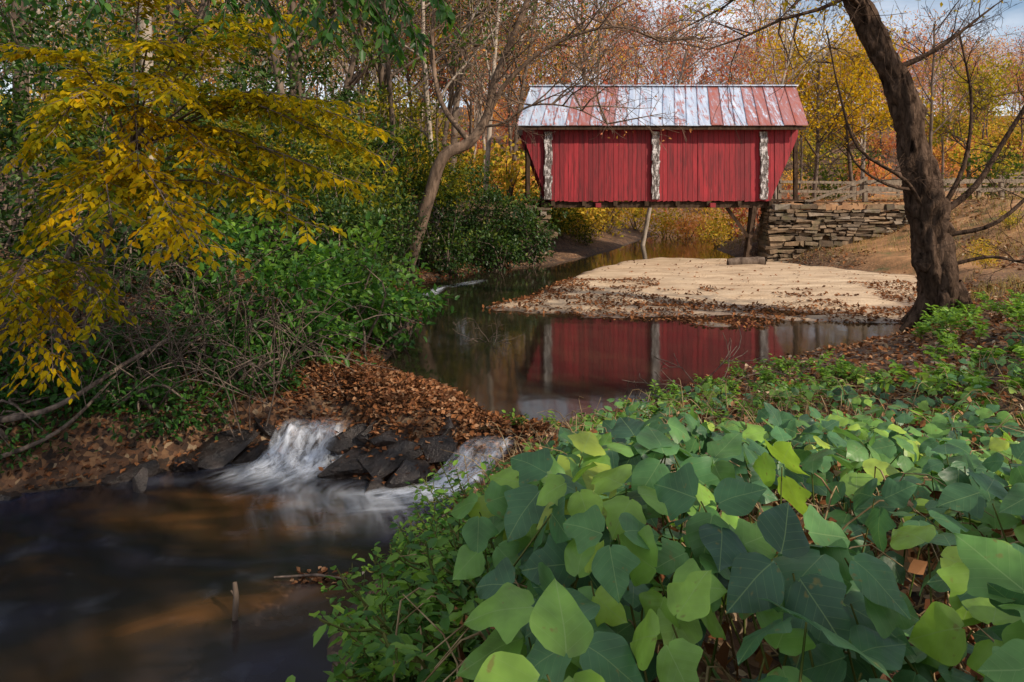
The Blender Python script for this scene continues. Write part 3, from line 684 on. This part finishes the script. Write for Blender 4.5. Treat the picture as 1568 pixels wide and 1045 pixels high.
mb=MB(); z0=float(H(-7.5,7.8))-.2
tr=smoothpath([(-7.6,7.9,z0),(-7.3,7.7,3),(-7.0,7.5,6),(-6.8,7.3,9)],6); tube(mb,tr,np.linspace(.22,.12,len(tr)),12,0,0,.15)
lm=smoothpath([(-7.0,7.5,5.6),(-5,7,6.0),(-3,6.3,5.5),(-1.2,5.8,4.9)],6); tube(mb,lm,np.linspace(.1,.02,len(lm)),8,0)
for q,e in((10,(-1.9,5.8,4.1)),(12,(-1.5,5.7,4.0)),(14,(-1.0,5.6,4.05)),(16,(-.75,5.6,3.95)),(17,(-.5,5.6,4.2)),(9,(-2.4,5.9,4.3)),(6,(-3.6,6,4.3)),(4,(-4.3,6,4.4)),(15,(-1.3,5.2,4.0)),(16,(-1.0,5.9,4.0))):
    s=lm[q]; e=np.array(e); spray(mb,s,s*.4+e*.6+[0,0,.25],e,.015,12,10,1,.1,.4,.5,LF6,.35)
T=[]
for k in range(9): grow(mb,T,tr[rng.integers(10,len(tr))],rng.normal(size=3)+[.3,-.2,.3],rng.uniform(1.5,3),.05,1,3,(0,6,3),6,.02,.16,.8)
clump(mb,np.array(T),5,.25,.13,1,.2)
mb.build('overhanging_tree',[M_bark,M_green],True)

mb=MB()
for k in range(300):
    x=rng.uniform(-6.5,-3); y=rng.uniform(8.2,10.5); z=float(H(x,y))
    dd=np.array([rng.normal(.3,.8),rng.normal(-.4,.4),rng.uniform(.2,.9)]); L=rng.uniform(.7,2.2)
    e=np.array([x,y,z])+norm(dd)*L; md=np.array([x,y,z])*.5+e*.5+rng.normal(0,.15,3)+[0,0,.25]
    tube(mb,smoothpath([(x,y,z-.05),md,e+[0,0,-.25]],4),np.linspace(rng.uniform(.006,.014),.003,9),4)
tube(mb,smoothpath([(-6.2,7.4,.2),(-5.2,7.6,.3),(-4.6,8.1,.7),(-4.2,8.4,.95)],5),np.linspace(.04,.02,16),7)
tube(mb,smoothpath([(-5.8,7.2,-.2),(-5.0,7.5,.1),(-4.7,8.2,.6)],5),np.linspace(.03,.015,11),7)
mb.build('tangled_branches',[M_twig],True)

# ---------------------------------------------------------------- rocks
m,nt,p=newmat('wet_dark_rock'); n1=noise(nt,coords(nt),7,6,.7)
nt.links.new(ramp(nt,n1,[(.35,(.008,.006,.006)),(.75,(.05,.036,.03))]),p.inputs['Base Color']); p.inputs['Roughness'].default_value=.3; bump(nt,p,n1,1.,.06); MRk=m
bm=bmesh.new(); bmesh.ops.create_icosphere(bm,subdivisions=4,radius=1); IV=np.array([v.co[:] for v in bm.verts]); IF=np.array([[v.index for v in f.verts] for f in bm.faces]); bm.free()
RK=[]
def rock(mb,x,y,z,rx,ry,rz):
    s=rng.uniform(0,50); V=IV.copy()
    for k in range(14):
        nn=norm(rng.normal(size=3)); dd=V@nn; c=rng.uniform(.35,.8); V-=np.maximum(dd-c,0)[:,None]*nn
    V*=(1.15+.4*fbm(V[:,0]*2+s,V[:,1]*2+V[:,2]*1.7,3))[:,None]
    a=rng.uniform(0,6.28); V=V*np.array([rx,ry,rz]); V=np.stack([V[:,0]*math.cos(a)-V[:,1]*math.sin(a),V[:,0]*math.sin(a)+V[:,1]*math.cos(a),V[:,2]],-1)
    V=V+np.array([x,y,z]); mb.add(V,IF); RK.append(V)
mb=MB()
for x,y,z,r in [(-1.8,7.8,-.36,.32),(-1.45,7.75,-.28,.36),(-1.15,7.55,-.38,.3),(-1.2,8.0,-.18,.36),(-.95,7.55,-.42,.24),(-.85,7.85,-.25,.3),(-3.1,8.15,-.4,.28),(-3.4,8.15,-.33,.32),(-1.8,8.2,-.2,.3),(-.5,8.05,-.2,.28),(.25,7.5,-.35,.25),(-4.2,7.7,-.43,.3),(-1.5,7.35,-.48,.2),(-2.0,7.62,-.48,.15),(.3,7.8,-.25,.25),(-.9,8.25,-.12,.36),(-.9,7.3,-.54,.13),(-3.7,7.95,-.43,.28),(-1.5,8.3,-.08,.32),(-2.46,7.95,-.48,.12),(-3.0,8.5,-.18,.27),(-.05,8.0,-.2,.22)]:
    rock(mb,x,y,z,r*1.25,r*.9,r*.62)
for k in range(30):
    x=rng.uniform(-6.5,-3.2); y=7.05+(x+5.4)*.5+rng.uniform(-.05,.35); rock(mb,x,y,-.44,rng.uniform(.06,.2),rng.uniform(.06,.16),rng.uniform(.04,.1))
rock(mb,-3.98,7.3,-.42,.13,.1,.2)
mb.build('river_rocks',[MRk],False)

# ---------------------------------------------------------------- fallen leaves
def litter(mb,n,x0,x1,y0,y1,mask,size,lift=.012,lo=0,hi=1,tilt=.35):
    x=rng.uniform(x0,x1,n); y=rng.uniform(y0,y1,n); z,u,l,s,sd_=H(x,y,True); k=mask(x,y,z,u,l,s)
    x,y,z=x[k],y[k],z[k]; n=len(x)
    if not n: return
    pos=np.stack([x,y,np.maximum(z,-.45)+lift*rng.uniform(.4,2,n)],-1); ax=rdir(n)*[1,1,.4]; nm=rng.normal(0,tilt,(n,3)); nm[:,2]+=1
    leaves(mb,pos,size*rng.uniform(.6,1.3,n),ax,nm,LFD,0,lo+(hi-lo)*rng.random(n))
mb=MB()
litter(mb,19000,-2.9,.4,7.6,11,lambda x,y,z,u,l,s:(u>-.03)&(l>.0)&(np.hypot((x+2.4)/.42,(y-8.5)/.6)>1),.072,.025,.0,.9)
litter(mb,15000,-6.5,-2.0,7.0,15,lambda x,y,z,u,l,s:(u>0)&(l>.03)&(x<-2.2),.065,.012,0,.55)
litter(mb,10000,-.5,7,1,9,lambda x,y,z,u,l,s:(u>0)&(l>.1),.075,.03)
litter(mb,10000,1,11,7.5,15,lambda x,y,z,u,l,s:(u>-.02)&(l>0)&(u<3),.09,.02)
def sbm(x,y,z,u,l,s):
    f=fbm(x*.9,y*1.8,44,3)
    edge=16.9+1.0*np.sin(x*.6)+3.0*fbm(x*.5,y*.7,51,3)
    return (s<.15)&(z>-.045)&((y<edge)&(f>-.1)|(x<1.8+.5*np.sin(y))&(f>-.12)|((y<edge+3)&(f>.1))|((x>10)&(y<20.5)&(rng.random(len(x))<.6))|(rng.random(len(x))<.015))
litter(mb,34000,-1.2,13,13.5,27,sbm,.095,.02,.05,.75)
litter(mb,9000,-4.5,0,14,27,lambda x,y,z,u,l,s:(u>-.05)&(x<2)&(u<2),.11,.02,0,.7)
litter(mb,12000,11,26,15,34,lambda x,y,z,u,l,s:(u>0)&(fbm(x*.5,y*.5,66,3)>-.05),.13,.03)
litter(mb,1200,-3,3,10,24,lambda x,y,z,u,l,s:(u<-.05)&(s>.1)&(fbm(x*.8,y*.8,71,3)>.1),.08,.0)
for V in RK[:22]:
    t=V[(V[:,2]>np.percentile(V[:,2],70))]; q=t[rng.integers(0,len(t),18 if V[:,1].mean()>7.7 else 7)]
    q=q[q[:,2]>-.42]; leaves(mb,q+[0,0,.012],.075*rng.uniform(.6,1.2,len(q)),rdir(len(q))*[1,1,.4],rng.normal(0,.3,(len(q),3))+[0,0,1],LFD,0,.1+.7*rng.random(len(q)))
mb.build('fallen_leaves',[M_dead])
mb=MB()
pos=np.array([-1.62,5.62,-.44])+rng.normal(size=(60,3))*[.12,.05,.006]; leaves(mb,pos,.055,rdir(60)*[1,1,.2],np.tile([0,0,1.],(60,1))+rng.normal(0,.3,(60,3)),LFD,1)
tube(mb,[(-1.95,5.6,-.43),(-1.6,5.6,-.41),(-1.3,5.55,-.42)],[.008,.012,.005],5)
mb.build('floating_leaf_clump',[M_twig,M_dead])
mb=MB(); tube(mb,[(-2.06,5.05,-.6),(-2.06,5.1,-.3),(-2.08,5.12,-.2)],[.02,.022,.016],8); tube(mb,[(-2.06,5.1,-.3),(-2.1,5.1,-.25)],[.012,.006],5); mb.build('stick_in_water',[M_bark],True)
mb=MB(); T=[]
for k in range(9): grow(mb,T,(-.4+rng.normal(0,.15),12.6,-.02),(rng.normal(0,1),rng.normal(0,.4),.25),rng.uniform(.3,.6),.009,1,3,(0,3,2),4,.0,.2,.8,0,.003)
for k in range(6): grow(mb,T,(2.4+rng.normal(0,.3),9.0,.1),(rng.normal(0,.8),rng.normal(0,.4),.5),rng.uniform(.5,.9),.01,1,2,(0,3,2),4,.0,.2,.8)
mb.build('driftwood_snag',[M_twig],True)

# ---------------------------------------------------------------- kudzu on the near right bank
def kudzu(mb,x,y,z,size,hue):
    n=len(x); az=rng.uniform(0,6.28,n)
    tip=np.stack([x,y,z],-1)
    nm=rng.normal(0,.4,(n,3))+np.array([-.15,-.35,1.0])
    nm=norm(nm); ax=np.stack([np.cos(az),np.sin(az),np.zeros(n)],-1); ax=norm(ax-(ax*nm).sum(1,keepdims=True)*nm); bb=np.cross(nm,ax)
    for a,off,s in((0,.28,1.),(1.95,.05,.92),(-1.95,.05,.92)):
        d=ax*math.cos(a)+bb*math.sin(a)
        d2=d+rng.normal(0,.12,(n,3))+np.array([0,0,-.28]); nn=nm+rng.normal(0,.22,(n,3)); hh=np.clip(hue+rng.normal(0,.05,n),0,1)
        sz=size*s*rng.uniform(.85,1.1,n); typ=rng.choice(3,n,p=[.25,.3,.45]); keep=rng.random(n)>.06
        for q in range(3):
            k=(typ==q)&keep; leaves(mb,(tip+ax*(size*off)[:,None]+d*.02)[k],sz[k],d2[k],nn[k],KUDS[q],0,hh[k])
    for k in range(n):
        b=tip[k]+[rng.normal(0,.1),rng.normal(0,.1),-rng.uniform(.25,.5)]
        e=tip[k]+ax[k]*size[k]*.28
        tube(mb,[b,b*.5+e*.5+rng.normal(0,.03,3),e],[.0035,.003,.002],4,1)
def ktop(x,y):
    return np.interp(y,[0,1.8,2.8,5,9],[.7,.64,.48,.34,.25])+.34*fbm(x*1.6,y*1.6,61,3)
mb=MB()
def place(n,y0,y1,s0,s1,depth):
    y=rng.uniform(y0,y1,n); x=-.1+rng.random(n)*(y*.85+.4)
    hh=H(x,y); z=hh+ktop(x,y)*(1-depth*rng.random(n)**1.3)
    du,dl,_=parts(x,y)
    k=(np.minimum(du,dl)>.5)&(x>.07-.2*ss(1.2,2.2,y)+.14*np.clip(y-3,0,9))&(2.7-z>.55)
    k&=~((np.hypot((x-1.25)/.5,(y-1.8)/.32)<1)&(rng.random(n)<.75))
    k&=~((np.hypot((x-.25)/.2,(y-1.25)/.2)<1)&(rng.random(n)<.4))
    k&=~((fbm(x*1.1,y*1.1,91,2)>.12)&(rng.random(n)<.65))
    x,y,z=x[k],y[k],z[k]; kudzu(mb,x,y,z,rng.uniform(s0,s1,len(x)),np.clip(rng.normal(.5,.26,len(x)),0,1))
place(420,.95,3.0,.09,.155,.6)
place(440,3.0,5.2,.085,.14,.6)
place(280,5.2,8.0,.08,.12,.7)
mb.build('kudzu_vines',[M_kud,M_gstem],True)
def bank_plants(name,n,x0,x1,y0,y1,h,lsz,mat,mask,hue=None,nl=14):
    mb=MB(); x=rng.uniform(x0,x1,n); y=rng.uniform(y0,y1,n); z,u,l,s,_=H(x,y,True); k=mask(x,y,u,l); x,y,z=x[k],y[k],z[k]
    for a,b,c in zip(x,y,z):
        hh=h*rng.uniform(.5,1.2); dd=np.array([rng.normal(0,.35),rng.normal(-.1,.35),1])
        st=np.array([a,b,c-.02]); e=st+dd*hh; e[2]-=.08*hh
        spray(mb,st,st*.5+e*.5+[0,0,.1*hh],e,.006,nl//2,6,1,lsz,hue,.2,LF6,.2,.3)
    return mb.build(name,[M_gstem,mat],True)
bank_plants('bank_greenery',240,3.5,11,5.5,13.2,.4,.1,M_green,lambda x,y,u,l:(u>.5)&(x>.58*y),.95)
bank_plants('privet_plants',460,-1.0,.3,1.9,4.2,.5,.05,M_green,lambda x,y,u,l:(l>.35)&(l<2.3)&(x<.15)&(x>-.17*y-.02),.65,20)
bank_plants('bank_weeds',260,.0,4.5,4.2,10,.26,.065,M_green,lambda x,y,u,l:(u>.15)&(l>.2)&(u<2.5),.85)
mb=MB()
for k in range(1200):
    y=rng.uniform(.9,7.5); x=-.3+rng.random()*(y*.9+.4); z=float(H(x,y)); u,l,_=parts(x,y)
    if min(u,l)<.2: continue
    L=rng.uniform(.25,.8); a=rng.uniform(0,6.28); st=np.array([x,y,z]); e=st+[math.cos(a)*L*.7,math.sin(a)*L*.7,rng.uniform(.05,.4)]
    if e[1]<.9 or e[0]<-.2*e[1]: continue
    tube(mb,smoothpath([st,st*.5+e*.5+[rng.normal(0,.06),rng.normal(0,.06),rng.uniform(.05,.25)],e],3),np.linspace(rng.uniform(.003,.006),.0015,7),4)
mb.build('dry_vine_stalks',[M_dry],True)
mb=MB(); n=4200; y=rng.uniform(1.0,6,n); x=-.15+rng.random(n)*(y*.9+.4); z=H(x,y)+rng.random(n)*.34
u,l,_=parts(x,y); k=np.minimum(u,l)>.4; n=k.sum()
leaves(mb,np.stack([x,y,z],-1)[k],rng.uniform(.03,.075,n),rdir(n)+[0,0,-.5],rdir(n),LFD,0,.2+.8*rng.random(n))
mb.build('withered_leaves',[M_dead])

m_gr=leafmat('dry_grass_blades',[(0,(.1,.12,.025)),(.5,(.32,.22,.08)),(1,(.5,.36,.18))],.7,.3,gloss=False)
mb=MB(); n=26000; x=rng.uniform(9.5,34,n); y=rng.uniform(14,34,n); z,u,l,s,_=H(x,y,True); k=(u>.3)&(fbm(x*.4,y*.4,77)>-.1)&~((y>27.9)&(y<31.6)); n=k.sum()
BL=(np.array([[0,.03,0],[0,-.03,0],[1,0,.1]]),np.array([[0,1,2]]))
d=rng.normal(0,.4,(n,3)); d[:,2]=1; leaves(mb,np.stack([x,y,z-.02],-1)[k],rng.uniform(.15,.4,n),d,rdir(n)*[1,1,.1],BL,0)
mb.build('dry_grass',[m_gr])

for (x,y,h,r) in((9,-4,12,.22),(4.5,-5,13,.22),(14,3.5,12,.2),(-1,-7,13,.22),(11,0.5,11,.18)):  # unseen trees added beside and behind the camera to shade the foreground
    tree('offscreen_shade_tree',x,y,h,r,M_olive,.6,7,.3,(14,6),2,M_bark,.6)

# ---------------------------------------------------------------- light, sky, camera
sdv=Vector((.62,-.52,.58)).normalized()
el=math.asin(sdv.z); az=math.atan2(sdv.x,sdv.y)
L=bpy.data.lights.new('sun','SUN'); L.energy=5; L.angle=math.radians(.6); L.color=(1,.87,.7)
lo=bpy.data.objects.new('sun',L); bpy.context.scene.collection.objects.link(lo); lo.rotation_euler=sdv.to_track_quat('Z','Y').to_euler()
w=bpy.data.worlds.new("World"); bpy.context.scene.world=w; w.use_nodes=True; nt=w.node_tree
bg=nt.nodes['Background']; sky=N(nt,'ShaderNodeTexSky',sky_type='NISHITA'); sky.sun_disc=False; sky.sun_elevation=el; sky.sun_rotation=az
tc=N(nt,'ShaderNodeTexCoord'); mp=N(nt,'ShaderNodeMapping'); mp.inputs['Scale'].default_value=(1,1,2.5); nt.links.new(tc.outputs['Generated'],mp.inputs[0])
cl=ramp(nt,noise(nt,mp.outputs[0],2.2,6,.6),[(.36,(0,0,0)),(.58,(.9,.9,.9))])
nt.links.new(mix(nt,cl,sky.outputs[0],(7.6,7.8,8.4)),bg.inputs[0]); bg.inputs[1].default_value=.135
cam=bpy.data.cameras.new('camera'); cam.sensor_width=36; cam.lens=24; cam.shift_y=-.142; cam.clip_end=1500; cam.clip_start=.05
co=bpy.data.objects.new('camera',cam); co.location=(0,0,CAMZ); co.rotation_euler=(math.radians(90),0,0)
bpy.context.scene.collection.objects.link(co); bpy.context.scene.camera=co
s=bpy.context.scene; s.view_settings.view_transform='Standard'; s.view_settings.look='None'; s.view_settings.exposure=0
